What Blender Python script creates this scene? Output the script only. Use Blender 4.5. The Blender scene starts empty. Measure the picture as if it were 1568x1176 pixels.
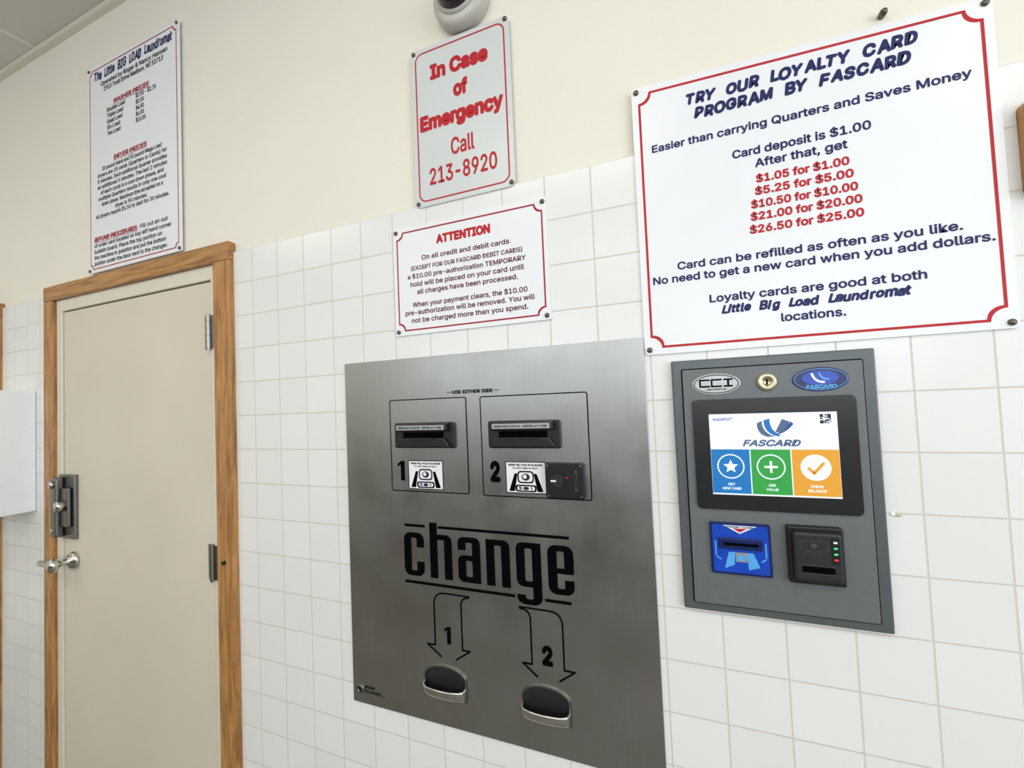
import bpy, bmesh, math, random, os
from mathutils import Matrix, Vector
random.seed(7)
Z0=1.60
scene=bpy.context.scene
def lin(c):
    c=c/255.0
    return c/12.92 if c<=0.04045 else ((c+0.055)/1.055)**2.4
def rgb(r,g,b): return (lin(r),lin(g),lin(b),1)
# ------------------------------------------------ materials
M={}
def nt(name):
    m=bpy.data.materials.new(name); m.use_nodes=True
    n=m.node_tree.nodes; b=n['Principled BSDF']
    M[name]=m
    return m,n,m.node_tree.links,b
def simple(name,col,rough=.5,metal=0,spec=.5,noise=0.04,nscale=30,bump=0,emit=0,coat=0):
    m,n,l,b=nt(name)
    b.inputs['Roughness'].default_value=rough; b.inputs['Metallic'].default_value=metal
    b.inputs['Specular IOR Level'].default_value=spec
    b.inputs['Coat Weight'].default_value=coat
    tc=n.new('ShaderNodeTexCoord'); nz=n.new('ShaderNodeTexNoise'); nz.inputs['Scale'].default_value=nscale; nz.inputs['Detail'].default_value=3
    l.new(tc.outputs['Object'],nz.inputs['Vector'])
    cr=n.new('ShaderNodeValToRGB'); e=cr.color_ramp.elements
    e[0].position=.3;e[1].position=.7
    e[0].color=tuple(c*(1-noise) for c in col[:3])+(1,); e[1].color=tuple(min(1,c*(1+noise)) for c in col[:3])+(1,)
    l.new(nz.outputs['Fac'],cr.inputs['Fac']); l.new(cr.outputs['Color'],b.inputs['Base Color'])
    if emit:
        l.new(cr.outputs['Color'],b.inputs['Emission Color']); b.inputs['Emission Strength'].default_value=emit
    if bump:
        bp=n.new('ShaderNodeBump'); bp.inputs['Strength'].default_value=bump; bp.inputs['Distance'].default_value=.002
        l.new(nz.outputs['Fac'],bp.inputs['Height']); l.new(bp.outputs['Normal'],b.inputs['Normal'])
    return m
simple('paint_cream',rgb(237,232,218),.6,noise=.015,nscale=3,bump=0)
m=M['paint_cream'];n=m.node_tree.nodes;l=m.node_tree.links
tc=n.new('ShaderNodeTexCoord');nz=n.new('ShaderNodeTexNoise');nz.inputs['Scale'].default_value=140;bp=n.new('ShaderNodeBump');bp.inputs['Strength'].default_value=.12;bp.inputs['Distance'].default_value=.002
l.new(tc.outputs['Object'],nz.inputs['Vector']);l.new(nz.outputs['Fac'],bp.inputs['Height']);l.new(bp.outputs['Normal'],n['Principled BSDF'].inputs['Normal'])
def tile_mat():
    m,n,l,b=nt('tile_white')
    tc=n.new('ShaderNodeTexCoord'); sx=n.new('ShaderNodeSeparateXYZ'); cb=n.new('ShaderNodeCombineXYZ')
    l.new(tc.outputs['Object'],sx.inputs[0])
    ax=n.new('ShaderNodeMath');ax.operation='SUBTRACT';ax.inputs[1].default_value=.051-.1075*60
    az=n.new('ShaderNodeMath');az.operation='SUBTRACT';az.inputs[1].default_value=Z0-.0145-.1062*40
    l.new(sx.outputs['X'],ax.inputs[0]); l.new(sx.outputs['Z'],az.inputs[0]); l.new(ax.outputs[0],cb.inputs[0]); l.new(az.outputs[0],cb.inputs[1])
    br=n.new('ShaderNodeTexBrick'); br.offset=0; br.squash=1
    br.inputs['Scale'].default_value=1; br.inputs['Brick Width'].default_value=.1075; br.inputs['Row Height'].default_value=.1062
    br.inputs['Mortar Size'].default_value=.0016; br.inputs['Mortar Smooth'].default_value=.3; br.inputs['Bias'].default_value=0
    br.inputs['Color1'].default_value=rgb(235,235,233); br.inputs['Color2'].default_value=rgb(231,231,228); br.inputs['Mortar'].default_value=rgb(212,208,198)
    l.new(cb.outputs[0],br.inputs['Vector']); l.new(br.outputs['Color'],b.inputs['Base Color'])
    inv=n.new('ShaderNodeMath');inv.operation='SUBTRACT';inv.inputs[0].default_value=1; l.new(br.outputs['Fac'],inv.inputs[1])
    bp=n.new('ShaderNodeBump');bp.inputs['Strength'].default_value=.6;bp.inputs['Distance'].default_value=.0013
    l.new(inv.outputs[0],bp.inputs['Height'])
    nz=n.new('ShaderNodeTexNoise');nz.inputs['Scale'].default_value=7;nz.inputs['Detail'].default_value=1;l.new(cb.outputs[0],nz.inputs['Vector'])
    bp2=n.new('ShaderNodeBump');bp2.inputs['Strength'].default_value=.25;bp2.inputs['Distance'].default_value=.004
    l.new(nz.outputs['Fac'],bp2.inputs['Height']);l.new(bp.outputs['Normal'],bp2.inputs['Normal']);l.new(bp2.outputs['Normal'],b.inputs['Normal'])
    rr=n.new('ShaderNodeMath');rr.operation='MULTIPLY_ADD';rr.inputs[1].default_value=.5;rr.inputs[2].default_value=.22
    l.new(br.outputs['Fac'],rr.inputs[0]);l.new(rr.outputs[0],b.inputs['Roughness'])
tile_mat()
def steel():
    m,n,l,b=nt('steel_brushed')
    b.inputs['Metallic'].default_value=1
    tc=n.new('ShaderNodeTexCoord');mp=n.new('ShaderNodeMapping');mp.inputs['Scale'].default_value=(300,300,4)
    nz=n.new('ShaderNodeTexNoise');nz.inputs['Scale'].default_value=1;nz.inputs['Detail'].default_value=4
    l.new(tc.outputs['Object'],mp.inputs[0]);l.new(mp.outputs[0],nz.inputs['Vector'])
    n2=n.new('ShaderNodeTexNoise');n2.inputs['Scale'].default_value=8;n2.inputs['Detail'].default_value=4;n2.inputs['Roughness'].default_value=.5
    l.new(tc.outputs['Object'],n2.inputs['Vector'])
    r=n.new('ShaderNodeMapRange');r.inputs['From Min'].default_value=.3;r.inputs['From Max'].default_value=.7;r.inputs['To Min'].default_value=.30;r.inputs['To Max'].default_value=.40
    l.new(n2.outputs['Fac'],r.inputs['Value']);l.new(r.outputs[0],b.inputs['Roughness'])
    mx=n.new('ShaderNodeMix');mx.data_type='RGBA';mx.inputs['A'].default_value=rgb(158,158,156);mx.inputs['B'].default_value=rgb(178,178,176)
    ad=n.new('ShaderNodeMath');ad.operation='MULTIPLY_ADD';ad.inputs[1].default_value=.5;l.new(nz.outputs['Fac'],ad.inputs[0])
    hf=n.new('ShaderNodeMath');hf.operation='MULTIPLY';hf.inputs[1].default_value=.5;l.new(n2.outputs['Fac'],hf.inputs[0]);l.new(hf.outputs[0],ad.inputs[2])
    l.new(ad.outputs[0],mx.inputs['Factor']);l.new(mx.outputs['Result'],b.inputs['Base Color'])
    bp=n.new('ShaderNodeBump');bp.inputs['Strength'].default_value=.06;bp.inputs['Distance'].default_value=.0005
    l.new(nz.outputs['Fac'],bp.inputs['Height']);l.new(bp.outputs['Normal'],b.inputs['Normal'])
steel()
def wood(name,horiz):
    m,n,l,b=nt(name); b.inputs['Roughness'].default_value=.4
    tc=n.new('ShaderNodeTexCoord');mp=n.new('ShaderNodeMapping');mp.inputs['Scale'].default_value=(5,60,60) if horiz else (60,60,5)
    nz=n.new('ShaderNodeTexNoise');nz.inputs['Scale'].default_value=1;nz.inputs['Detail'].default_value=5;nz.inputs['Distortion'].default_value=1.2
    l.new(tc.outputs['Object'],mp.inputs[0]);l.new(mp.outputs[0],nz.inputs['Vector'])
    cr=n.new('ShaderNodeValToRGB');e=cr.color_ramp.elements;e[0].position=.33;e[0].color=rgb(140,94,48);e[1].position=.62;e[1].color=rgb(190,138,80)
    l.new(nz.outputs['Fac'],cr.inputs['Fac']);l.new(cr.outputs['Color'],b.inputs['Base Color'])
    bp=n.new('ShaderNodeBump');bp.inputs['Strength'].default_value=.15;bp.inputs['Distance'].default_value=.001;l.new(nz.outputs['Fac'],bp.inputs['Height']);l.new(bp.outputs['Normal'],b.inputs['Normal'])
wood('oak_v',False);wood('oak_h',True)
def ceil_mat():
    m,n,l,b=nt('ceiling_tile');b.inputs['Roughness'].default_value=.8
    tc=n.new('ShaderNodeTexCoord');br=n.new('ShaderNodeTexBrick');br.offset=0
    br.inputs['Scale'].default_value=1;br.inputs['Brick Width'].default_value=.61;br.inputs['Row Height'].default_value=.61;br.inputs['Mortar Size'].default_value=.012;br.inputs['Mortar Smooth'].default_value=.1
    br.inputs['Color1'].default_value=rgb(214,212,205);br.inputs['Color2'].default_value=rgb(208,206,200);br.inputs['Mortar'].default_value=rgb(232,230,224)
    mp=n.new('ShaderNodeMapping');mp.inputs['Location'].default_value=(.1,.30,0)
    l.new(tc.outputs['Object'],mp.inputs[0]);l.new(mp.outputs[0],br.inputs['Vector']);l.new(br.outputs['Color'],b.inputs['Base Color'])
    bp=n.new('ShaderNodeBump');bp.inputs['Distance'].default_value=.01;l.new(br.outputs['Fac'],bp.inputs['Height']);l.new(bp.outputs['Normal'],b.inputs['Normal'])
ceil_mat()
simple('floor_vinyl',rgb(120,116,108),.4,noise=.15,nscale=5)
simple('door_cream',rgb(216,207,189),.42,noise=.035,nscale=2.5,bump=.02)
simple('frame_cream',rgb(222,216,200),.4,noise=.02)
simple('sign_white',rgb(238,239,242),.3,noise=.008,nscale=6)
simple('sign_grey_white',rgb(212,216,215),.3,noise=.01,nscale=6)
simple('ink_red',rgb(188,36,46),.5,spec=.25); simple('ink_darkred',rgb(165,30,48),.5,spec=.25); simple('ink_maroon',rgb(98,34,56),.5,spec=.2)
simple('ink_navy',rgb(34,40,92),.5,spec=.25); simple('ink_black',rgb(8,8,9),.9,spec=.02); simple('ink_dark',rgb(40,40,58),.5,spec=.2)
simple('metal_chrome',rgb(205,203,198),.18,1,noise=.02); simple('metal_satin',rgb(150,148,142),.33,1,noise=.05); simple('metal_dark',rgb(128,126,122),.34,1,noise=.06)
simple('screw_metal',rgb(105,98,88),.4,.8)
simple('plastic_black',rgb(22,22,24),.38,noise=.1); simple('plastic_dark',rgb(34,34,37),.45,noise=.1)
simple('void_black',rgb(5,5,6),.8,spec=.03)
simple('kiosk_grey',rgb(106,110,112),.45,.15,noise=.04,nscale=60,bump=.03); simple('kiosk_edge',rgb(94,99,101),.38,.3,noise=.04)
simple('bezel_black',rgb(34,35,38),.25,noise=.05)
simple('silver_label',rgb(176,178,178),.35,.5); simple('brass_key',rgb(206,194,164),.3,.8)
simple('blue_card',rgb(20,70,185),.3,noise=.1,coat=.4); simple('blue_light',rgb(90,170,235),.3); simple('blue_dark',rgb(18,32,92),.3,noise=.1)
simple('cam_white',rgb(196,193,186),.35); simple('cam_dome',rgb(26,24,26),.08)
simple('grout_stain',rgb(196,182,150),.6); simple('fixture_white',rgb(225,225,222),.4)
simple('box_white',rgb(248,250,252),.35,noise=.01)
for nm,c in (('scr_white',(228,235,246)),('scr_blue',(34,108,172)),('scr_green',(52,145,66)),('scr_orange',(206,146,52)),('scr_navy',(40,70,140)),('scr_grey',(80,95,126)),('scr_dark',(30,34,50))):
    simple(nm,rgb(*c),.35,noise=0,emit=.4,spec=.3)
simple('led_green',rgb(60,220,120),.4,emit=.3); simple('led_red',rgb(230,50,40),.4,emit=.3); simple('led_white',rgb(220,230,240),.4,emit=.2)
simple('light_diffuser',rgb(255,250,238),.5,noise=0,emit=2)
simple('washer_steel',rgb(90,92,94),.35,.7); simple('trim_dark',rgb(70,60,50),.6)
# ------------------------------------------------ font
FONT=None
try:
    p=os.path.join(bpy.utils.system_resource('DATAFILES'),'fonts','Inter.woff2')
    if os.path.exists(p): FONT=bpy.data.fonts.load(p)
except Exception: FONT=None
_tc={}
def tmesh(body,shear=0):
    key=(body,shear)
    if key in _tc: return _tc[key]
    cu=bpy.data.curves.new('tmp','FONT'); cu.body=body; cu.size=1; cu.shear=shear; cu.resolution_u=3; cu.fill_mode='FRONT'
    if FONT: cu.font=FONT
    o=bpy.data.objects.new('tmp',cu); scene.collection.objects.link(o)
    dg=bpy.context.evaluated_depsgraph_get(); me=bpy.data.meshes.new_from_object(o.evaluated_get(dg))
    r=([(v.co.x,v.co.y) for v in me.vertices],[tuple(p.vertices) for p in me.polygons])
    bpy.data.objects.remove(o); bpy.data.curves.remove(cu); bpy.data.meshes.remove(me)
    _tc[key]=r; return r
try:
    _h=tmesh('H'); CAP=max(v[1] for v in _h[0])-min(v[1] for v in _h[0])
except Exception:
    FONT=None; _tc.clear(); _h=tmesh('H'); CAP=max(v[1] for v in _h[0])-min(v[1] for v in _h[0])
# ------------------------------------------------ mesh builder
class B:
    def __init__(s,step=0): s.bm=bmesh.new(); s.mats=[]; s.step=step; s.off=0   # step: tiny layer offset so overlapping flat ink never coincides
    def mi(s,mat):
        if mat not in s.mats: s.mats.append(mat)
        return s.mats.index(mat)
    def v(s,x,y,z): return s.bm.verts.new((x,y,z+Z0))
    def face(s,pts,mat,smooth=False):
        f=s.bm.faces.new([s.v(*p) for p in pts]); f.material_index=s.mi(mat); f.smooth=smooth; return f
    def box(s,x0,x1,z0,z1,y0,y1,mat,bev=0,seg=2):
        t=bmesh.new(); bmesh.ops.create_cube(t,size=1)
        for v in t.verts: v.co=Vector(((x0+x1)/2+v.co.x*(x1-x0),(y0+y1)/2+v.co.y*(y1-y0),(z0+z1)/2+v.co.z*(z1-z0)))
        if bev: bmesh.ops.bevel(t,geom=t.edges[:],offset=bev,segments=seg,affect='EDGES',profile=.5)
        s.merge(t,mat)
    def merge(s,t,mat,smooth=False):
        bmesh.ops.recalc_face_normals(t,faces=t.faces[:])
        mp={v:s.v(*v.co) for v in t.verts}; k=s.mi(mat)
        for f in t.faces:
            try:
                g=s.bm.faces.new([mp[v] for v in f.verts]); g.material_index=k; g.smooth=smooth
            except ValueError: pass
        t.free()
    def flat(s,pts,y,mat): return s.face([(p[0],y-s.off,p[1]) for p in pts],mat)
    def rect(s,x0,x1,z0,z1,y,mat):
        s.flat([(x0,z0),(x1,z0),(x1,z1),(x0,z1)],y,mat); s.off+=s.step
    def prism(s,pts,y0,y1,mat,bev=0):
        t=bmesh.new(); a=[t.verts.new((p[0],y0,p[1])) for p in pts]; b=[t.verts.new((p[0],y1,p[1])) for p in pts]
        n=len(pts); t.faces.new(a); ff=t.faces.new(b)
        for i in range(n): t.faces.new((a[i],a[(i+1)%n],b[(i+1)%n],b[i]))
        if bev: bmesh.ops.bevel(t,geom=list(ff.edges),offset=bev,segments=2,affect='EDGES',profile=.5)
        s.merge(t,mat)
    def ring(s,o,i,y,mat,closed=True):
        n=len(o)
        for k in range(n if closed else n-1):
            j=(k+1)%n
            s.flat([o[k],o[j],i[j],i[k]],y,mat)
        s.off+=s.step
    def rev(s,prof,cx,cz,mat,n=28,smooth=True,sx=1,sz=1):
        t=bmesh.new(); rings=[]
        for r,y in prof:
            if r<1e-6: rings.append([t.verts.new((cx,y,cz))])
            else: rings.append([t.verts.new((cx+r*sx*math.cos(2*math.pi*k/n),y,cz+r*sz*math.sin(2*math.pi*k/n))) for k in range(n)])
        for a,b in zip(rings,rings[1:]):
            for k in range(n):
                j=(k+1)%n
                if len(a)==1 and len(b)==1: continue
                if len(a)==1: t.faces.new((a[0],b[k],b[j]))
                elif len(b)==1: t.faces.new((a[k],a[j],b[0]))
                else: t.faces.new((a[k],a[j],b[j],b[k]))
        s.merge(t,mat,smooth)
    def cyl(s,cx,cz,r,y0,y1,mat,n=24,bev=.0): 
        s.rev([(0,y0),(r,y0),(r,y1+bev),(r-bev,y1),(0,y1)],cx,cz,mat,n,False)
    def rod(s,p,q,r,mat,n=14):
        p=Vector(p);q=Vector(q);d=(q-p);L=d.length; t=bmesh.new()
        bmesh.ops.create_cone(t,cap_ends=True,segments=n,radius1=r,radius2=r,depth=L)
        rot=d.to_track_quat('Z','Y').to_matrix().to_4x4(); mt=Matrix.Translation((p+q)/2)@rot
        bmesh.ops.transform(t,matrix=mt,verts=t.verts[:]); s.merge(t,mat,False)
    def stroke(s,pts,w,y,mat):
        for a,b in zip(pts,pts[1:]):
            dx,dz=b[0]-a[0],b[1]-a[1];L=math.hypot(dx,dz)
            if L<1e-7: continue
            ux,uz=dx/L*w/2,dz/L*w/2; px,pz=-uz,ux
            s.flat([(a[0]-ux*.6+px,a[1]-uz*.6+pz),(a[0]-ux*.6-px,a[1]-uz*.6-pz),(b[0]+ux*.6-px,b[1]+uz*.6-pz),(b[0]+ux*.6+px,b[1]+uz*.6+pz)],y,mat); s.off+=s.step
    def one(s,x0,x1,zc,h,y,mat):
        t=(x1-x0)*.55; z0=zc-h/2; z1=zc+h/2
        s.flat([(x1-t,z0),(x1,z0),(x1,z1),(x1-t*.8,z1),(x0,z1-h*.16),(x0,z1-h*.29),(x1-t,z1-h*.20)],y,mat)
    def text(s,body,x0,x1,zc,h,y,mat,bold=0,shear=0,comic=False):
        if comic:
            gl=[];x=0
            for i,ch in enumerate(body):
                if ch==' ': x+=.48; continue
                vs,fs=tmesh(ch,shear)
                mn=min(v[0] for v in vs);mx=max(v[0] for v in vs)
                a=random.uniform(-.08,.08);k=random.uniform(.96,1.08);dz=random.uniform(-.03,.03)
                out=[]
                for vx,vz in vs:
                    ux=(vx-(mn+mx)/2)*k;uz=(vz-.36)*k
                    out.append((x+(mx-mn)/2+ux*math.cos(a)-uz*math.sin(a),.36+dz+ux*math.sin(a)+uz*math.cos(a)))
                gl.append((out,fs)); x+=(mx-mn)*1.0+.12+bold*1.2-shear*.5
            allv=[p for g in gl for p in g[0]]
        else:
            vs,fs=tmesh(body,shear); gl=[(vs,fs)]; allv=vs
        mn=min(v[0] for v in allv);mx=max(v[0] for v in allv)
        d=bold*h/CAP
        kx=(x1-x0-2*d)/(mx-mn); kz=(h-2*d)/CAP; k=s.mi(mat)
        dx_=min(d,bold*kx*1.1)
        offs=[(0,0)] if d<=0 else [(dx_*math.cos(a*math.pi/4),d*math.sin(a*math.pi/4)) for a in range(8)]
        for oi,(ox,oz) in enumerate(offs):
            for vs,fs in gl:
                bv=[s.v(x0+d+(v[0]-mn)*kx+ox,y-s.off-.00002*oi,zc-h/2+d+v[1]*kz+oz) for v in vs]
                for f in fs:
                    try:
                        g=s.bm.faces.new([bv[i] for i in f]); g.material_index=k
                    except ValueError: pass
    def obj(s,name,parent=None,xf=None):
        me=bpy.data.meshes.new(name)
        if xf:
            for v in s.bm.verts: v.co.z=xf(v.co.x,v.co.z-Z0)+Z0
        s.bm.to_mesh(me); s.bm.free()
        for mt in s.mats: me.materials.append(M[mt])
        o=bpy.data.objects.new(name,me); scene.collection.objects.link(o)
        if parent: o.parent=parent
        return o
def empty(name,x=0,z=0,y=0):
    e=bpy.data.objects.new(name,None); e.empty_display_size=.05; scene.collection.objects.link(e); return e
def rr(x0,x1,z0,z1,r,n=6):
    P=[]
    for cx,cz,a0 in ((x1-r,z1-r,0),(x0+r,z1-r,90),(x0+r,z0+r,180),(x1-r,z0+r,270)):
        for k in range(n+1):
            a=math.radians(a0+90*k/n); P.append((cx+r*math.cos(a),cz+r*math.sin(a)))
    return P
def notch(x0,x1,z0,z1,r,n=8):
    P=[]
    for cx,cz,a0 in ((x1,z1,270),(x0,z1,360),(x0,z0,90),(x1,z0,180)):
        for k in range(n+1):
            a=math.radians(a0-90*k/n); P.append((cx+r*math.cos(a),cz+r*math.sin(a)))
    return P
# ------------------------------------------------ room
FL=-Z0; CE=1.62
XL,XR,YB=-4.6,3.2,-5.0
D=[(-2.389,-1.401,.488),(-3.86,-2.925,.475)]
b=B()
def wallseg(bb,y0,y1,ztop,mat,zb=FL,holes=None):
    xs=[XL]+[v for h in sorted(holes) for v in (h[0],h[1])]+[XR]
    for i in range(0,len(xs),2): bb.box(xs[i],xs[i+1],zb,ztop,y0,y1,mat)
b.box(XL,XR,.512,CE,.008,.12,'paint_cream')
wallseg(b,.008,.12,.512,'paint_cream',holes=D)
for h in D: b.box(h[0],h[1],h[2],.512,.008,.12,'paint_cream')
b.obj('wall_back')
b=B()
xs=[XL,-3.93,-2.86,-2.45,-1.33,XR]
for i in range(0,6,2):
    b.box(xs[i],xs[i+1],FL,.5165,0,.0078,'tile_white',bev=.0025)
b.obj('tile_wainscot')
b=B(); b.box(XL-.1,XR+.1,FL-.1,FL,YB-.1,.12,'floor_vinyl'); b.obj('floor')
b=B(); b.box(XL-.1,XR+.1,CE,CE+.1,YB-.1,.12,'ceiling_tile'); b.obj('ceiling')
b=B(); b.box(XL,XR,CE-.022,CE-.001,-.014,.0075,'frame_cream'); b.obj('trim_1')
b=B(); b.box(XL-.1,XL,FL,CE,YB,.12,'paint_cream'); b.obj('wall_left')
def frame_window(name,axis,a0,a1,z0,z1,pos):
    b=B(); f=.06
    def bx(p0,p1,q0,q1):
        if axis=='y': b.box(p0,p1,q0,q1,pos-.03,pos+.03,'trim_dark')
        else: b.box(pos-.03,pos+.03,q0,q1,p0,p1,'trim_dark')
    bx(a0,a0+f,z0,z1);bx(a1-f,a1,z0,z1);bx(a0+f,a1-f,z0,z0+f);bx(a0+f,a1-f,z1-f,z1);m_=(a0+a1)/2;bx(m_-.02,m_+.02,z0+f,z1-f)
    b.obj(name)
b=B()
W1=(-4.0,-.9);W2=(-.3,2.6);wz0,wz1=.15,1.25
b.box(XL,XR,FL,wz0,YB-.1,YB,'paint_cream');b.box(XL,XR,wz1,CE,YB-.1,YB,'paint_cream')
b.box(XL,W1[0],wz0,wz1,YB-.1,YB,'paint_cream');b.box(W1[1],W2[0],wz0,wz1,YB-.1,YB,'paint_cream');b.box(W2[1],XR,wz0,wz1,YB-.1,YB,'paint_cream')
b.obj('wall_front')
frame_window('window_1','y',W1[0],W1[1],wz0,wz1,YB-.05);frame_window('window_2','y',W2[0],W2[1],wz0,wz1,YB-.05)
b=B(); r0,r1,rz0,rz1=-4.0,-1.0,-.7,1.2
b.box(XR,XR+.1,FL,rz0,YB,.12,'paint_cream');b.box(XR,XR+.1,rz1,CE,YB,.12,'paint_cream');b.box(XR,XR+.1,rz0,rz1,YB,r0,'paint_cream');b.box(XR,XR+.1,rz0,rz1,r1,.12,'paint_cream')
b.obj('wall_right'); frame_window('window_3','x',r0,r1,rz0,rz1,XR+.05)
for k in range(8):
    x=-4.1+k*.8
    b=B(); b.box(x,x+.7,FL,FL+1.25,-4.2,-3.5,'washer_steel',bev=.015)
    b.rev([(.0,-3.46),(.19,-3.46),(.2,-3.47),(.25,-3.455),(.27,-3.47),(.27,-3.5)],x+.35,FL+.62,'metal_chrome')
    b.box(x+.05,x+.65,FL+1.05,FL+1.2,-3.5,-3.48,'plastic_black',bev=.004)
    b.obj('washing_machine' if k==0 else 'washing_machine.%03d'%k)
# ------------------------------------------------ doors
def door(idx,x0,x1,zt,hw=True):
    e=empty('door_%d'%idx)
    lw,rw=.067,.077; ix0,ix1,it=x0+lw,x1-rw,zt-.060
    b=B()
    b.box(x0,ix0,FL,zt-.060,-.018,.007,'oak_v',bev=.004); b.box(ix1,x1,FL,zt-.060,-.018,.007,'oak_v',bev=.004)
    b.obj('casing_sides',e)
    b=B(); b.box(x0,x1,zt-.060,zt,-.0185,.007,'oak_h',bev=.004); b.obj('casing_head',e)
    b=B()
    sx0,sx1,st=ix0+.045,ix1-.036,it-.052
    b.box(ix0+.001,sx0-.004,FL,it,-.004,.11,'frame_cream',bev=.003); b.box(sx1+.004,ix1-.001,FL,it,-.004,.11,'frame_cream',bev=.003); b.box(sx0-.004,sx1+.004,st+.004,it,-.004,.11,'frame_cream',bev=.003)
    b.box(sx0-.004,sx1+.004,FL,st+.004,.06,.11,'void_black')
    b.obj('jamb',e)
    b=B(); b.box(sx0,sx1,FL+.008,st,.003,.048,'door_cream',bev=.002); b.obj('slab',e)
    b=B()
    for zc in (.265,-.487,-1.25):
        for k in range(5):
            z=zc-.055+k*.022
            b.rod((sx1+.001,-.010,z+.0008),(sx1+.001,-.010,z+.0212),.0075,'metal_satin')
        b.rod((sx1+.001,-.010,zc-.060),(sx1+.001,-.010,zc+.060),.005,'metal_satin')
        b.box(sx1-.032,sx1-.002,zc-.055,zc+.055,0,.003,'metal_satin'); b.box(sx1+.004,sx1+.022,zc-.055,zc+.055,-.006,-.004,'metal_satin')
        for dz in (-.035,0,.035): b.cyl(sx1-.02,zc+dz,.004,0,-.002,'metal_dark',10)
    b.obj('hinges',e)
    if hw:
        g=B(); gx0,gx1=-2.362,-2.245
        g.box(gx0,gx1,-.478,-.225,-.010,.003,'metal_dark',bev=.003)
        g.box(gx0+.004,gx0+.046,-.47,-.235,-.038,-.010,'metal_dark',bev=.008,seg=3)
        g.box(gx0+.05,gx1-.016,-.43,-.275,-.024,-.010,'metal_dark',bev=.006,seg=3)
        g.rev([(.0,-.024),(.021,-.024),(.021,-.042),(.017,-.049),(.0,-.050)],gx1-.045,-.345,'metal_chrome')
        g.rev([(.0,-.038),(.014,-.038),(.014,-.045),(.0,-.049)],gx0+.025,-.262,'metal_chrome')
        g.cyl(gx0+.025,-.44,.008,-.038,-.041,'metal_chrome')
        g.obj('latch_guard',e)
        g=B(); cx,cz=-2.272,-.562
        g.rev([(.0,.003),(.034,.003),(.034,-.006),(.028,-.013),(.016,-.016),(.012,-.03),(.0125,-.048),(.024,-.052),(.028,-.062),(.024,-.074),(.012,-.079),(.0,-.08)],cx,cz,'metal_chrome')
        g.box(cx-.105,cx,cz-.012,cz+.010,-.068,-.052,'metal_chrome',bev=.006,seg=3)
        g.obj('lever_handle',e)
        g=B(); g.cyl(-1.364,-.475,.006,-.018,-.026,'plastic_black',12); g.cyl(-1.364,-1.18,.006,-.018,-.026,'plastic_black',12); g.obj('bumper_studs',e)
    return e
door(1,-2.456,-1.324,.548); door(2,-3.93,-2.857,.537,False)
# ------------------------------------------------ signs
def sign(name,x0,x1,z0,z1,mat,border,style,marg,thick,rad,corner,fn,screws=.006,inset=.010,xf=None):
    e=empty(name); b=B(); b.prism(rr(x0,x1,z0,z1,corner,5),-.0002,-.0042,mat,bev=.0006); b.obj('panel',e,xf)
    y=-.0047; b=B()
    if style=='notch': b.ring(notch(x0+marg,x1-marg,z0+marg,z1-marg,rad),notch(x0+marg+thick,x1-marg-thick,z0+marg+thick,z1-marg-thick,rad),y,border)
    else: b.ring(rr(x0+marg,x1-marg,z0+marg,z1-marg,rad),rr(x0+marg+thick,x1-marg-thick,z0+marg+thick,z1-marg-thick,rad-thick),y,border)
    b.obj('border',e,xf)
    b=B(); fn(b,y); b.obj('lettering',e)
    b=B()
    for sx in (x0+inset,x1-inset):
        for sz in (z0+inset,z1-inset): b.rev([(screws,-.0042),(screws,-.0065),(screws*.75,-.0085),(0,-.0095)],sx,sz,'screw_metal',14)
    b.obj('screws',e,xf)
    return e
def big(b,y):
    b.text('TRY OUR LOYALTY CARD',.040,.414,.600,.0235,y,'ink_navy',.045,.15,True)
    b.text('PROGRAM BY FASCARD',.053,.403,.568,.0235,y,'ink_navy',.045,.15,True)
    b.text('Easier than carrying Quarters and Saves Money',-.031,.479,.515,.0160,y,'ink_navy',.022)
    b.text('Card deposit is $1.00',.118,.340,.465,.0165,y,'ink_navy',.022)
    b.text('After that, get',.156,.304,.439,.0165,y,'ink_navy',.022)
    for t,a,c,z in (('$1.05 for $1.00',.156,.305,.408),('$5.25 for $5.00',.153,.310,.384),('$10.50 for $10.00',.145,.315,.359),('$21.00 for $20.00',.143,.320,.335),('$26.50 for $25.00',.140,.321,.310)):
        b.text(t,a,c,z,.0160,y,'ink_red',.03)
    b.text('Card can be refilled as often as you like.',.006,.452,.260,.0160,y,'ink_navy',.022)
    b.text('No need to get a new card when you add dollars.',-.043,.491,.235,.0160,y,'ink_navy',.022)
    b.text('Loyalty cards are good at both',.062,.401,.185,.0160,y,'ink_navy',.022)
    b.text('Little Big Load Laundromat',.082,.379,.161,.0175,y,'ink_navy',.04,.25,True)
    b.text('locations.',.183,.284,.134,.0160,y,'ink_navy',.022)
bx0,bx1=-.067,.512
sign('loyalty_card_sign',bx0,bx1,.081,.645,'sign_white','ink_red','notch',.013,.0045,.022,.006,big,screws=.0055,xf=lambda x,z:.081+(z-.081)*(1+.019*(1-2*(x-bx0)/(bx1-bx0))))
def em(b,y):
    b.text('In Case',-.565,-.398,.858,.041,y,'ink_red',.045)
    b.text('of',-.499,-.456,.794,.041,y,'ink_red',.045)
    b.text('Emergency',-.600,-.362,.728,.042,y,'ink_red',.045)
    b.text('Call',-.511,-.444,.648,.043,y,'ink_red',.015)
    b.text('213-8920',-.576,-.385,.584,.043,y,'ink_red',.015)
sign('emergency_sign',-.621,-.341,.510,.931,'sign_grey_white','ink_red','round',.012,.0035,.022,.014,em,screws=.0055,inset=.009)
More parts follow.
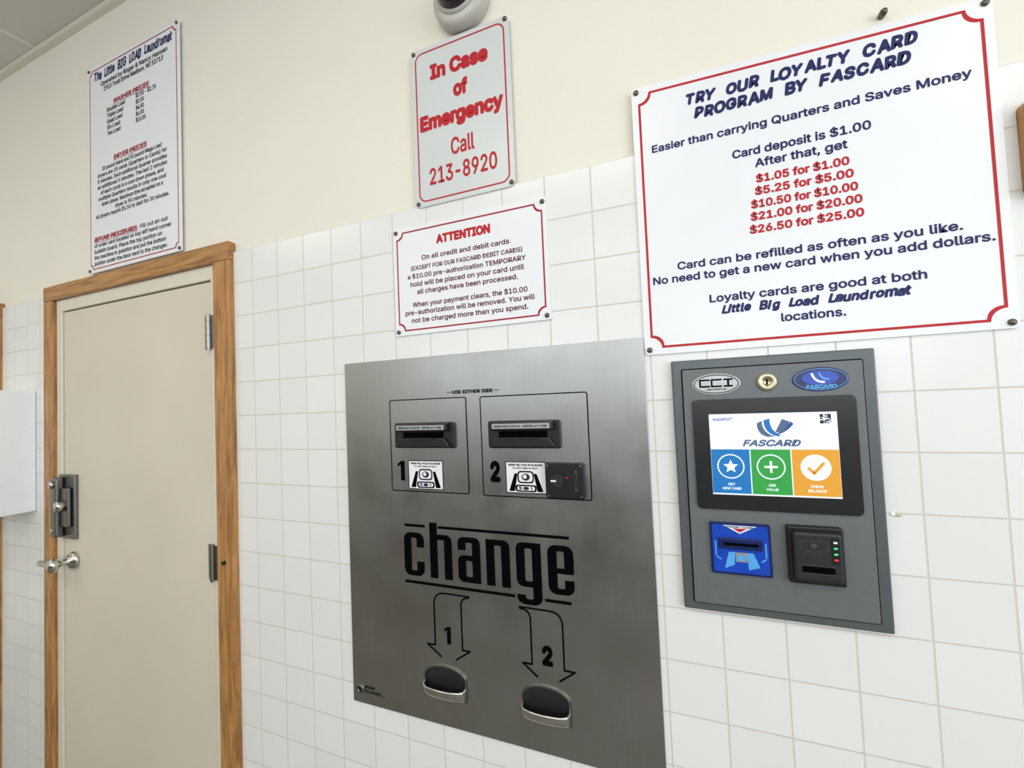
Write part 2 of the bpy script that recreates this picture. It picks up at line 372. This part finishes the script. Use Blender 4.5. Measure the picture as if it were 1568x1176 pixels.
def att(b,y):
    b.text('ATTENTION',-.564,-.411,.419,.0235,y,'ink_red',.045)
    for t,a,c,z,h in (('On all credit and debit cards',-.609,-.363,.379,.0125),('(EXCEPT FOR OUR FASCARD DEBIT CARDS)',-.643,-.331,.354,.0110),('a $10.00 pre-authorization TEMPORARY',-.654,-.323,.333,.0120),('hold will be placed on your card until',-.646,-.328,.312,.0125),('all charges have been processed.',-.626,-.345,.291,.0125),
      ('When your payment clears, the $10.00',-.641,-.322,.258,.0125),('pre-authorization will be removed. You will',-.664,-.305,.238,.0125),('not be charged more than you spend.',-.645,-.322,.217,.0125)):
        b.text(t,a,c,z,h,y,'ink_maroon',.015)
sign('attention_notice_sign',-.697,-.267,.180,.466,'sign_white','ink_darkred','notch',.011,.0035,.018,.004,att,screws=.0055)
def pr(b,y):
    b.text('The Little BIG LOAD Laundromat',-2.100,-1.612,1.345,.036,y,'ink_navy',.035,.2,True)
    b.text('Operated by Roger & Nancy Hansen',-2.055,-1.640,1.306,.018,y,'ink_dark',.02)
    b.text('2910 Todd Drive Madison, WI 53713',-2.035,-1.665,1.281,.018,y,'ink_dark',.02)
    def hd(t,a,c,z):
        b.text(t,a,c,z,.018,y,'ink_darkred',.035,.2); b.rect(a,c,z-.0135,z-.0115,y,'ink_darkred')
    hd('WASHER PRICES',-1.970,-1.749,1.213)
    for k,(t,p,w1,w2) in enumerate((('Double Load','$2.50 - $2.75',.118,.122),('Triple Load','$3.50',.105,.05),('Quad Load','$4.50',.1,.05),('Six Load','$6.00',.085,.05),('Ten Load','$10.00',.087,.06))):
        z=1.189-k*.0235; b.text(t,-2.014,-2.014+w1,z,.0165,y,'ink_dark',.02); b.text(p,-1.830,-1.830+w2,z,.0165,y,'ink_dark',.02)
    hd('DRYER PRICES',-1.973,-1.765,.992)
    L=('30 pound stack and 55 pound Mega Load','dryers are 25 cents (Quarters or Cards) for','5 minutes. Each additional Quarter provides','an additional 5 minutes. The last 2 minutes','of each cycle is a cool down phase, and','multiple Quarters results in only one cool','down phase. Maximum time accepted on a','dryer is 90 minutes.')
    for k,t in enumerate(L):
        w=.43*len(t)/43; w=min(.43,max(w,.19)); b.text(t,-1.865-w/2,-1.865+w/2,.965-k*.0233,.0155,y,'ink_dark',.018)
    b.text('All dryers require $1.50 to start for 30 minutes.',-2.095,-1.640,.780,.0155,y,'ink_dark',.018)
    hd('REFUND PROCEDURES:',-2.105,-1.825,.692); b.text('Fill out an out',-1.810,-1.650,.692,.0155,y,'ink_dark',.018)
    for k,t in enumerate(('of order card located on top left hand corner','bulletin board. Place the top portion on','the machine in question and put the bottom','portion under the door next to the changer.')):
        w=.475*len(t)/45; b.text(t,-2.105,-2.105+w,.668-k*.0235,.0155,y,'ink_dark',.018)
sign('price_list_sign',-2.145,-1.576,.563,1.389,'sign_white','ink_darkred','notch',.013,.0035,.017,.004,pr)
# ------------------------------------------------ change machine
e=empty('change_machine'); ys=-.0060; yi=ys-.0008
b=B(); b.prism(rr(-.873,-.069,-.800,.1195,.003,3),-.0002,ys,'steel_brushed',bev=.001); b.obj('face_plate',e)
b=B()
for x0,x1,z0,z1 in ((-.724,-.494,-.227,.012),(-.457,-.193,-.229,.011)):
    b.ring(rr(x0,x1,z0,z1,.006,4),rr(x0+.0024,x1-.0024,z0+.0024,z1-.0024,.004,4),yi,'void_black')
    b.prism(rr(x0+.0024,x1-.0024,z0+.0024,z1-.0024,.004,4),ys+.001,ys-.0005,'steel_brushed')
    for k in range(3): b.cyl(x0+.05+(x1-x0-.1)*k/2,z1-.022,.0025,ys,ys-.0016,'metal_chrome',10)
b.obj('acceptor_doors',e)
for nm,x0,x1 in (('bill_acceptor_a',-.703,-.527),('bill_acceptor_b',-.4335,-.257)):
    b=B(); z0,z1=-.1135,-.049; w=x1-x0
    b.prism(rr(x0,x1,z0,z1,.006,4),ys,-.016,'plastic_black',bev=.002)
    b.box(x0+.012,x1-.012,z1-.022,z1-.002,-.032,-.014,'plastic_black',bev=.004)
    b.box(x0+.018,x1-.018,z1-.018,z1-.006,-.0335,-.031,'silver_label',bev=.0005)
    b.text('INSERT BILLS FACE UP - ONE BILL AT A TIME',x0+.024,x1-.024,z1-.012,.004,-.0340,'ink_black',.02)
    b.box(x0+.03,x1-.03,z0+.026,z0+.040,-.020,-.0155,'void_black')
    b.prism([(x0+.006,z0+.003),(x1-.006,z0+.003),(x1-.022,z0+.026),(x0+.022,z0+.026)],-.014,-.027,'plastic_black',bev=.003)
    b.box(x0+.05,x1-.05,z0+.023,z0+.0262,-.033,-.016,'plastic_dark',bev=.001)
    b.obj(nm,e)
b=B()
for x0,x1,z0,z1 in ((-.670,-.566,-.220,-.146),(-.396,-.296,-.219,-.145)):
    y1=ys-.0012; b.rect(x0,x1,z0,z1,y1,'sign_white'); y2=y1-.0004; w=x1-x0;h=z1-z0;cx=(x0+x1)/2
    b.ring([(x0,z0),(x1,z0),(x1,z1),(x0,z1)],[(x0+.002,z0+.002),(x1-.002,z0+.002),(x1-.002,z1-.002),(x0+.002,z1-.002)],y2,'ink_black')
    b.text('INSERT BILL FACE UP AS SHOWN',x0+.008,x1-.008,z1-.008,.0045,y2,'ink_black',.03)
    b.text('TO LEFT SIDE OF SLOT',x0+.018,x1-.018,z1-.0155,.0035,y2,'ink_black',.03)
    b.flat([(x0+.008,z0+.005),(x0+.022,z0+.005),(x0+.030,z0+.046),(x0+.023,z0+.046)],y2,'ink_black')
    b.flat([(x1-.008,z0+.005),(x1-.022,z0+.005),(x1-.030,z0+.046),(x1-.023,z0+.046)],y2,'ink_black')
    b.ring(rr(cx-.020,cx+.020,z0+.024,z0+.052,.008,4),rr(cx-.017,cx+.017,z0+.027,z0+.049,.006,4),y2,'ink_black')
    ov=[(cx+.010*math.cos(a/10*math.pi),z0+.038+.008*math.sin(a/10*math.pi)) for a in range(20)]; b.flat(ov,y2,'ink_dark')
    ov=[(cx-.002+.005*math.cos(a/10*math.pi),z0+.039+.005*math.sin(a/10*math.pi)) for a in range(20)]; b.flat(ov,y2-.0003,'sign_white')
    b.ring(rr(cx-.026,cx+.026,z0+.004,z0+.020,.006,4),rr(cx-.022,cx+.022,z0+.007,z0+.017,.004,4),y2,'ink_black')
    b.text('$',cx-.018,cx-.010,z0+.012,.007,y2,'ink_black',.02); b.one(cx+.011,cx+.015,z0+.012,.007,y2,'ink_black'); b.flat([(cx+.007*math.cos(a/6*math.pi),z0+.012+.004*math.sin(a/6*math.pi)) for a in range(12)],y2,'ink_dark')
b.obj('instruction_stickers',e)
b=B(); x0,x1,z0,z1=-.294,-.207,-.2235,-.1445
b.prism(rr(x0,x1,z0,z1,.004,3),ys,-.022,'plastic_black',bev=.002)
b.box(x0+.068,x0+.073,z0+.018,z0+.062,-.0235,-.021,'metal_satin'); b.box(x0+.0695,x0+.0715,z0+.022,z0+.058,-.0245,-.023,'void_black')
b.cyl(x0+.03,z0+.04,.015,-.022,-.0265,'plastic_dark'); b.box(x0+.014,x0+.026,z0+.0375,z0+.0415,-.0275,-.0262,'sign_white'); b.cyl(x0+.05,z0+.047,.0025,-.022,-.024,'ink_red',10)
for dx,dz in ((.006,.006),(.081,.006),(.006,.073),(.081,.073)): b.cyl(x0+dx,z0+dz,.0025,-.022,-.0235,'metal_satin',8)
b.obj('coin_slot',e)
b=B(step=.000008); K='ink_black'
b.one(-.703,-.682,-.1735,.051,yi-.0005,K); b.text('2',-.437,-.409,-.170,.050,yi-.0005,K,.04)
b.text('USE EITHER SIDE',-.532,-.421,.0245,.0085,yi,K,.03); b.rect(-.548,-.535,.0238,.0252,yi,K); b.rect(-.418,-.405,.0238,.0252,yi,K)
b.rect(-.688,-.627,-.3170,-.3105,yi,K); b.rect(-.588,-.250,-.3170,-.3105,yi,K)
b.rect(-.691,-.385,-.4610,-.4545,yi,K); b.rect(-.312,-.251,-.4610,-.4545,yi,K)
def RR(x0,x1,z0,z1,r,top,bot,n=5):
    return [(x1,top)]+rr(x0,x1,z0,z1,r,n)+[(x1,bot)]
def ringlet(x0,x1,z0,z1,tv,th,top,bot,r=.018):
    o=RR(x0,x1,z0,z1,r,top,bot); i=RR(x0+tv,x1-tv,z0+th,z1-th,max(r-tv*.75,.003),top,bot)
    b.ring(o,i,yi,K,closed=False)
def arch(x0,x1,z1,tv,th,zr,zl,r=.016,n=5):
    def pth(a0,a1,zt,rad):
        P=[(a1,zr)]
        for cx,s in ((a1-rad,0),(a0+rad,90)):
            for k in range(n+1):
                a=math.radians(s+90*k/n);P.append((cx+rad*math.cos(a),zt-rad+rad*math.sin(a)))
        return P+[(a0,zl)]
    b.ring(pth(x0,x1,z1,r),pth(x0+tv,x1-tv,z1-th,max(r-tv*.75,.003)),yi,K,closed=False)
zt,zb=-.332,-.441; tv,th=.0215,.0130; zm=(zt+zb)/2
ringlet(-.691,-.631,zb,zt,tv,th,zm+.018,zm-.018)
b.rect(-.613,-.613+tv,zb,-.303,yi,K); arch(-.613,-.550,zt,tv,th,zb,zt-.03)
arch(-.533,-.472,zt,tv,th,zb,zt-.032)
o=rr(-.533,-.472,zb,zm+.010,.015,5); i=rr(-.533+tv,-.472-tv,zb+th,zm-.002,.005,5); b.ring(o,i,yi,K); b.rect(-.472-tv,-.472,zb,zm,yi,K)
b.rect(-.456,-.456+tv,zb,zt,yi,K); arch(-.456,-.395,zt,tv,th,zb,zt-.03)
o=rr(-.379,-.318,zb+.008,zt,.016,5); i=rr(-.379+tv,-.318-tv,zb+.008+th,zt-th,.004,5); b.ring(o,i,yi,K)
b.rect(-.318-tv,-.318,-.455,zt,yi,K)
b.ring([(-.379,-.452),(-.379,-.459),(-.375,-.468),(-.363,-.473),(-.335,-.473),(-.323,-.468),(-.318,-.459),(-.318,-.452)],[(-.359,-.452),(-.359,-.456),(-.357,-.4595),(-.353,-.461),(-.344,-.461),(-.340,-.4595),(-.3385,-.456),(-.3385,-.452)],yi,K,closed=False)
ringlet(-.302,-.242,zb,zt,tv,th,zm-.006,zm-.022); b.rect(-.300,-.244,zm-.008,zm+.004,yi,K)
w=.0034
def cur(p0,p1,p2,n=6): return [((1-t)**2*p0[0]+2*t*(1-t)*p1[0]+t*t*p2[0],(1-t)**2*p0[1]+2*t*(1-t)*p1[1]+t*t*p2[1]) for t in [k/n for k in range(n+1)]]
b.stroke([(-.508,-.476),(-.575,-.476)]+cur((-.575,-.476),(-.607,-.476),(-.607,-.508))+[(-.607,-.607),(-.630,-.607),(-.590,-.633)],w,yi,K)
b.stroke(cur((-.508,-.479),(-.530,-.480),(-.530,-.500))+[(-.530,-.607),(-.509,-.607),(-.548,-.633)],w,yi,K)
b.stroke([(-.376,-.481),(-.305,-.481)]+cur((-.305,-.481),(-.274,-.481),(-.274,-.510))+[(-.274,-.607),(-.250,-.607),(-.286,-.633)],w,yi,K)
b.stroke(cur((-.376,-.484),(-.350,-.484),(-.350,-.505))+[(-.350,-.607),(-.373,-.607),(-.338,-.633)],w,yi,K)
b.one(-.580,-.562,-.578,.042,yi,K); b.text('2',-.326,-.299,-.582,.044,yi,K,.04)
b.text('ROWE',-.832,-.800,-.755,.006,yi,K,.03); b.text('bill changers',-.832,-.780,-.765,.005,yi,K,.02); b.rect(-.832,-.772,-.7705,-.7695,yi,K)
b.obj('lettering',e)
b=B(); b.rev([(.013,ys),(.013,ys-.004),(.010,ys-.006),(.006,ys-.006),(.0055,ys-.003),(0,ys-.003)],-.848,-.762,'metal_dark'); b.box(-.8495,-.8465,-.769,-.755,ys-.005,ys-.0028,'void_black'); b.obj('key_lock',e)
def cup(nm,x0,x1,z0,z1):
    b=B(); cx=(x0+x1)/2;hw=(x1-x0)/2;ar=.030
    def outl(d):
        P=[(x1-d,z0+d),(x1-d,z1-ar)]
        for k in range(1,12):
            t=k/12*math.pi; P.append((cx+(hw-d)*math.cos(t),z1-ar+(ar-d)*math.sin(t)))
        return P+[(x0+d,z1-ar),(x0+d,z0+d)]
    o=outl(0);i=outl(.004);k=len(o)
    for a in range(k):
        c=(a+1)%k
        b.face([(o[a][0],ys,o[a][1]),(o[c][0],ys,o[c][1]),(o[c][0],ys-.005,o[c][1]),(o[a][0],ys-.005,o[a][1])],'metal_satin')
        b.face([(o[a][0],ys-.005,o[a][1]),(o[c][0],ys-.005,o[c][1]),(i[c][0],ys-.005,i[c][1]),(i[a][0],ys-.005,i[a][1])],'metal_dark')
        b.face([(i[a][0],ys-.005,i[a][1]),(i[c][0],ys-.005,i[c][1]),(i[c][0],ys-.0008,i[c][1]),(i[a][0],ys-.0008,i[a][1])],'plastic_dark')
    b.flat(i,ys-.0009,'plastic_dark')
    nu,nv=16,8; zl=z0+.032
    def P(u,v,s=1):
        a=math.pi*u; ph=v*math.pi/2
        out=.030*s*(math.sin(a)**.45 if 0<u<1 else 0)
        return (cx-(hw-.001)*s*math.cos(a),ys-.001-out*math.sin(ph)**.6 if v>0 else ys-.001,z0+.002+(zl-z0)*(1-math.cos(ph)))
    for s_,mt in ((1,'metal_chrome'),(.93,'metal_dark')):
        for iu in range(nu):
            for iv in range(nv):
                b.face([P(iu/nu,iv/nv,s_),P((iu+1)/nu,iv/nv,s_),P((iu+1)/nu,(iv+1)/nv,s_),P(iu/nu,(iv+1)/nv,s_)],mt,True)
    for iu in range(nu): b.face([P(iu/nu,1,1),P((iu+1)/nu,1,1),P((iu+1)/nu,1,.93),P(iu/nu,1,.93)],'metal_chrome')
    bmesh.ops.remove_doubles(b.bm,verts=b.bm.verts[:],dist=1e-5)
    b.obj(nm,e)
cup('coin_cup_a',-.640,-.521,-.729,-.652); cup('coin_cup_b',-.378,-.262,-.727,-.648)
# ------------------------------------------------ kiosk
e=empty('card_payment_kiosk')
b=B(); b.prism(rr(-.017,.319,-.431,.064,.003,3),-.0002,-.012,'kiosk_edge',bev=.003); b.obj('surround_frame',e)
yk=-.016
b=B(); b.ring(rr(.001,.301,-.4165,.0465,.004,3),rr(.003,.299,-.4145,.0445,.003,3),-.0125,'void_black'); b.prism(rr(.003,.299,-.4145,.0445,.003,3),-.0119,yk,'kiosk_grey',bev=.001); b.obj('front_door',e)
b=B(step=.000008)
b.rev([(1,yk),(1,yk-.001),(.96,yk-.0016),(0,yk-.0016)],.0635,.0135,'silver_label',40,False,.043,.021)
def ell(cx,cz,a,c,n=40): return [(cx+a*math.cos(2*math.pi*k/n),cz+c*math.sin(2*math.pi*k/n)) for k in range(n)]
y=yk-.002; b.ring(ell(.0635,.0135,.040,.0185),ell(.0635,.0135,.0385,.017),y,'ink_black')
for x0,x1 in ((.035,.052),(.056,.073)):
    b.stroke([(x1,.0218),(x0,.0218),(x0,.0090),(x1,.0090)],.0030,y,'ink_black')
b.stroke([(.078,.0218),(.092,.0218)],.0030,y,'ink_black'); b.stroke([(.078,.0090),(.092,.0090)],.0030,y,'ink_black'); b.stroke([(.085,.0218),(.085,.0090)],.0034,y,'ink_black')
b.text('CARD CONCEPTS INC',.046,.082,.003,.003,y,'ink_black',.02)
b.rev([(1,yk),(1,yk-.001),(.96,yk-.0016),(0,yk-.0016)],.2345,.0135,'blue_dark',40,False,.0435,.022)
b.ring(ell(.2345,.0135,.041,.0195),ell(.2345,.0135,.0400,.0185),y,'blue_light')
b.flat(ell(.2345,.016,.028,.013),y,'blue_card'); b.stroke(cur((.222,.024),(.226,.008),(.240,.008)),.004,y-.0003,'sign_white'); b.stroke(cur((.233,.025),(.236,.013),(.247,.013)),.003,y-.0003,'blue_light')
b.text('FASCARD',.211,.259,.0,.0075,y-.0004,'blue_light',.04,.2)
b.obj('badges',e)
b=B(); b.rev([(.017,yk),(.017,yk-.003),(.014,yk-.005),(.0075,yk-.005),(.007,yk-.003),(0,yk-.003)],.1505,.013,'brass_key'); b.box(.1495,.1515,.0085,.0175,yk-.0045,yk-.0028,'void_black'); b.obj('key_lock',e)
b=B(); b.prism(rr(.018,.285,-.2295,-.0165,.008,5),yk,yk-.004,'bezel_black',bev=.0015); yb=yk-.0045
X0,X1,ZA,ZB=.047,.255,-.2005,-.0455
b.rect(X0,X1,ZA,ZB,yb,'scr_white'); y=yb-.0004
cols=((.0475,.1135,'scr_blue'),(.1155,.180,'scr_green'),(.182,.2545,'scr_orange'))
for x0,x1,c in cols: b.rect(x0,x1,ZA+.003,-.1135,y,c)
y2=y-.0004
def star(cx,cz,r): return [(cx+(r if k%2==0 else r*.45)*math.sin(math.pi*k/5),cz+(r if k%2==0 else r*.45)*math.cos(math.pi*k/5)) for k in range(10)]
for cx in (.0805,.1477): b.ring(ell(cx,-.146,.0235,.0235),ell(cx,-.146,.0212,.0212),y2,'scr_white')
b.flat(star(.0805,-.1465,.0135),y2,'scr_white'); b.rect(.1457,.1497,-.157,-.135,y2,'scr_white'); b.rect(.1367,.1587,-.148,-.144,y2-.0001,'scr_white')
b.flat(ell(.218,-.146,.0235,.0235),y2,'scr_white'); b.stroke([(.207,-.147),(.215,-.156),(.230,-.138)],.005,y2-.0004,'scr_orange')
for t1,t2,cx in (('GET','NEW CARD',.0805),('ADD','VALUE',.1477),('CHECK','BALANCE',.218)):
    w1=.0040*len(t1);w2=.0040*len(t2); b.text(t1,cx-w1/2,cx+w1/2,-.180,.0048,y2,'scr_white',.02); b.text(t2,cx-w2/2,cx+w2/2,-.188,.0048,y2,'scr_white',.02)
b.text('español?',.054,.088,-.055,.006,y,'scr_navy',.01)
b.text('FASCARD',.103,.198,-.1015,.0125,y,'scr_grey',.035,.3)
# three swept ribbons of the logo
for k,(c,pts) in enumerate((('scr_grey',cur((.129,-.064),(.128,-.086),(.146,-.090))+cur((.158,-.089),(.137,-.084),(.137,-.060))),
    ('scr_blue',cur((.140,-.059),(.140,-.084),(.162,-.089))+cur((.168,-.088),(.149,-.080),(.150,-.056))),
    ('scr_navy',cur((.153,-.088),(.176,-.084),(.188,-.066))+cur((.183,-.062),(.172,-.080),(.153,-.088))))):
    b.flat(pts,y-.0002*k,c)
b.flat([(.158,-.082),(.172,-.080),(.182,-.062),(.170,-.057)],y-.0008,'scr_grey')
q=.0013
for a in range(13):
    for c in range(13):
        edge=(a<4 and c<4) or (a<4 and c>8) or (a>8 and c>8)
        on=(random.random()<.5) if not edge else ((a%12 in(0,3,9)) or (c%12 in (0,3,9)) or (a in(1,2,10,11) and c in(1,2,10,11)))
        if on: b.rect(.229+a*q,.229+(a+1)*q,-.0665+c*q,-.0665+(c+1)*q,y,'scr_dark')
b.obj('touchscreen',e)
b=B(); b.prism(rr(.037,.140,-.352,-.254,.003,3),yk,yk-.005,'blue_dark',bev=.001); y=yk-.0055
b.flat(rr(.041,.136,-.348,-.258,.003,3),y,'blue_card')
b.flat([(.060,-.2585),(.118,-.2585),(.089,-.274)],y-.0003,'sign_white'); b.flat([(.077,-.2640),(.101,-.2640),(.089,-.271)],y-.0006,'ink_red')
b.text('INSERT CARD',.066,.112,-.2612,.0030,y-.0009,'blue_dark',.02)
b.box(.052,.126,-.303,-.282,yk-.010,yk-.004,'blue_dark',bev=.002); b.box(.060,.118,-.2955,-.2905,yk-.0108,yk-.009,'void_black')
b.flat([(.068,-.309),(.080,-.309),(.077,-.333),(.060,-.341)],y-.0003,'blue_light');b.flat([(.098,-.309),(.110,-.309),(.120,-.335),(.101,-.341)],y-.0003,'blue_light')
b.rect(.080,.099,-.327,-.309,y-.0006,'silver_label'); b.rect(.083,.096,-.324,-.314,y-.0009,'blue_light'); b.stroke([(.046,-.290),(.046,-.318),(.054,-.324)],.0025,y-.0003,'blue_light'); b.stroke([(.131,-.290),(.131,-.318),(.123,-.324)],.0025,y-.0003,'blue_light')
b.obj('card_dispenser',e)
b=B(); b.prism(rr(.165,.251,-.354,-.251,.004,3),yk,yk-.012,'plastic_black',bev=.003); b.box(.172,.246,-.345,-.258,yk-.022,yk-.011,'plastic_dark',bev=.005,seg=3)
y=yk-.0225; b.ring(rr(.182,.224,-.290,-.272,.004,3),rr(.1830,.2230,-.2890,-.2730,.003,3),y,'metal_dark'); b.stroke([(.186,-.297),(.196,-.290),(.206,-.297),(.214,-.290)],.0012,y,'metal_dark'); b.flat(ell(.203,-.281,.005,.004),y,'metal_dark')
b.box(.184,.232,-.328,-.318,yk-.0235,yk-.020,'void_black'); b.ring(rr(.184,.232,-.331,-.315,.002,3),rr(.1850,.2310,-.3300,-.3160,.002,3),y,'metal_dark')
b.rect(.2285,.2405,-.312,-.266,y,'bezel_black')
for k,c in enumerate(('led_white','led_green','led_green','led_red')): b.rect(.232,.238,-.275-k*.010,-.2715-k*.010,y-.0004,c)
b.obj('card_reader',e)
# ------------------------------------------------ camera dome, box, frame, misc
e=empty('security_camera')
b=B(); cx,cz=-.462,1.008
b.rev([(.070,.0075),(.074,0),(.074,-.020),(.070,-.030),(.062,-.034),(.0,-.034)],cx,cz,'cam_white',36); b.obj('base',e)
b=B(); b.rev([(.050,-.034),(.052,-.045),(.048,-.062),(.038,-.076),(.022,-.085),(0,-.088)],cx,cz+.006,'cam_dome',36); b.rev([(.058,-.033),(.058,-.040),(.050,-.042)],cx,cz+.006,'cam_white',36); b.obj('dome',e)
b=B(); b.box(-2.86,-2.560,-.385,.125,-.20,-.0005,'box_white',bev=.004); b.box(-2.85,-2.57,-.375,.115,-.204,-.198,'box_white',bev=.002); b.cyl(-2.60,-.13,.01,-.204,-.209,'metal_satin'); b.obj('wall_cabinet')
e=empty('framed_notice_board')
b=B(); x0,x1,z0,z1=.530,1.13,.29,.445
fr=rr(x0,x1,z0,z1,.014,5); fi=rr(x0+.03,x1-.03,z0+.03,z1-.03,.004,5); n_=len(fr)
for k in range(n_):
    j=(k+1)%n_
    b.face([(fr[k][0],-.0003,fr[k][1]),(fr[j][0],-.0003,fr[j][1]),(fr[j][0],-.022,fr[j][1]),(fr[k][0],-.022,fr[k][1])],'oak_v')
    b.face([(fr[k][0],-.022,fr[k][1]),(fr[j][0],-.022,fr[j][1]),(fi[j][0],-.018,fi[j][1]),(fi[k][0],-.018,fi[k][1])],'oak_v')
    b.face([(fi[k][0],-.018,fi[k][1]),(fi[j][0],-.018,fi[j][1]),(fi[j][0],-.006,fi[j][1]),(fi[k][0],-.006,fi[k][1])],'oak_v')
b.obj('frame',e); b=B(); b.flat(fi,-.006,'sign_white'); b.obj('panel',e)
b=B(); b.rev([(.005,.0078),(.006,.002),(.006,-.004),(.004,-.008),(0,-.009)],.370,.662,'screw_metal',14); b.obj('wall_screw')
b=B(); b.rev([(.009,-.0002),(.007,-.0008),(.003,-.0016),(0,-.002)],.336,-.229,'grout_stain',12,True,1.0,.4); b.rev([(.004,-.0002),(.003,-.002),(0,-.0025)],.331,-.228,'box_white',10,True); b.obj('wall_anchor_plug')
# ------------------------------------------------ lights
def area(name,loc,rot,sx,sy,P,col):
    L=bpy.data.lights.new(name,'AREA');L.shape='RECTANGLE';L.size=sx;L.size_y=sy;L.energy=P;L.color=col
    o=bpy.data.objects.new(name,L);o.location=loc;o.rotation_euler=rot;scene.collection.objects.link(o);return o
k=0
for x in (-2.9,-.6,1.7):
    for y in (-1.7,-3.8):
        e=empty('ceiling_light' if k==0 else 'ceiling_light.%03d'%k)
        b=B(); b.box(x-.6,x+.6,CE-.03,CE,y-.3,y+.3,'fixture_white')
        b.obj('housing',e); b=B(); b.face([(x-.57,y-.27,CE-.031),(x+.57,y-.27,CE-.031),(x+.57,y+.27,CE-.031),(x-.57,y+.27,CE-.031)],'light_diffuser'); b.obj('diffuser',e)
        a=area('lamp',(x,y,Z0+CE-.04),(0,0,0),1.1,.5,9 if x<-2 else 11,(1,.93,.82)); a.parent=e
        k+=1
for x0,x1,P in ((W1[0],W1[1],24),(W2[0],W2[1],46)):
    area('window_daylight',((x0+x1)/2,YB+.02,Z0+(wz0+wz1)/2),(math.radians(90),0,0),x1-x0-.1,wz1-wz0-.1,P,(.86,.93,1))
area('window_daylight',(XR-.02,(r0+r1)/2,Z0+(rz0+rz1)/2),(math.radians(90),0,math.radians(90)),r1-r0-.1,rz1-rz0-.1,68,(.82,.90,1))
w=bpy.data.worlds.new('World');scene.world=w;w.use_nodes=True
bg=w.node_tree.nodes['Background'];bg.inputs[0].default_value=(.75,.87,1,1);bg.inputs[1].default_value=1.0
# ------------------------------------------------ camera
c=bpy.data.cameras.new('camera');c.sensor_width=36;c.lens=652.41/1568*36;c.clip_start=.02
co=bpy.data.objects.new('camera',c)
R=Matrix.Rotation(math.radians(21.622),4,'Z')@Matrix.Rotation(math.radians(92.091),4,'X')@Matrix.Rotation(math.radians(-2.420),4,'Z')
co.matrix_world=Matrix.Translation((0,-.9412,Z0))@R
scene.collection.objects.link(co);scene.camera=co
scene.view_settings.view_transform='Standard'
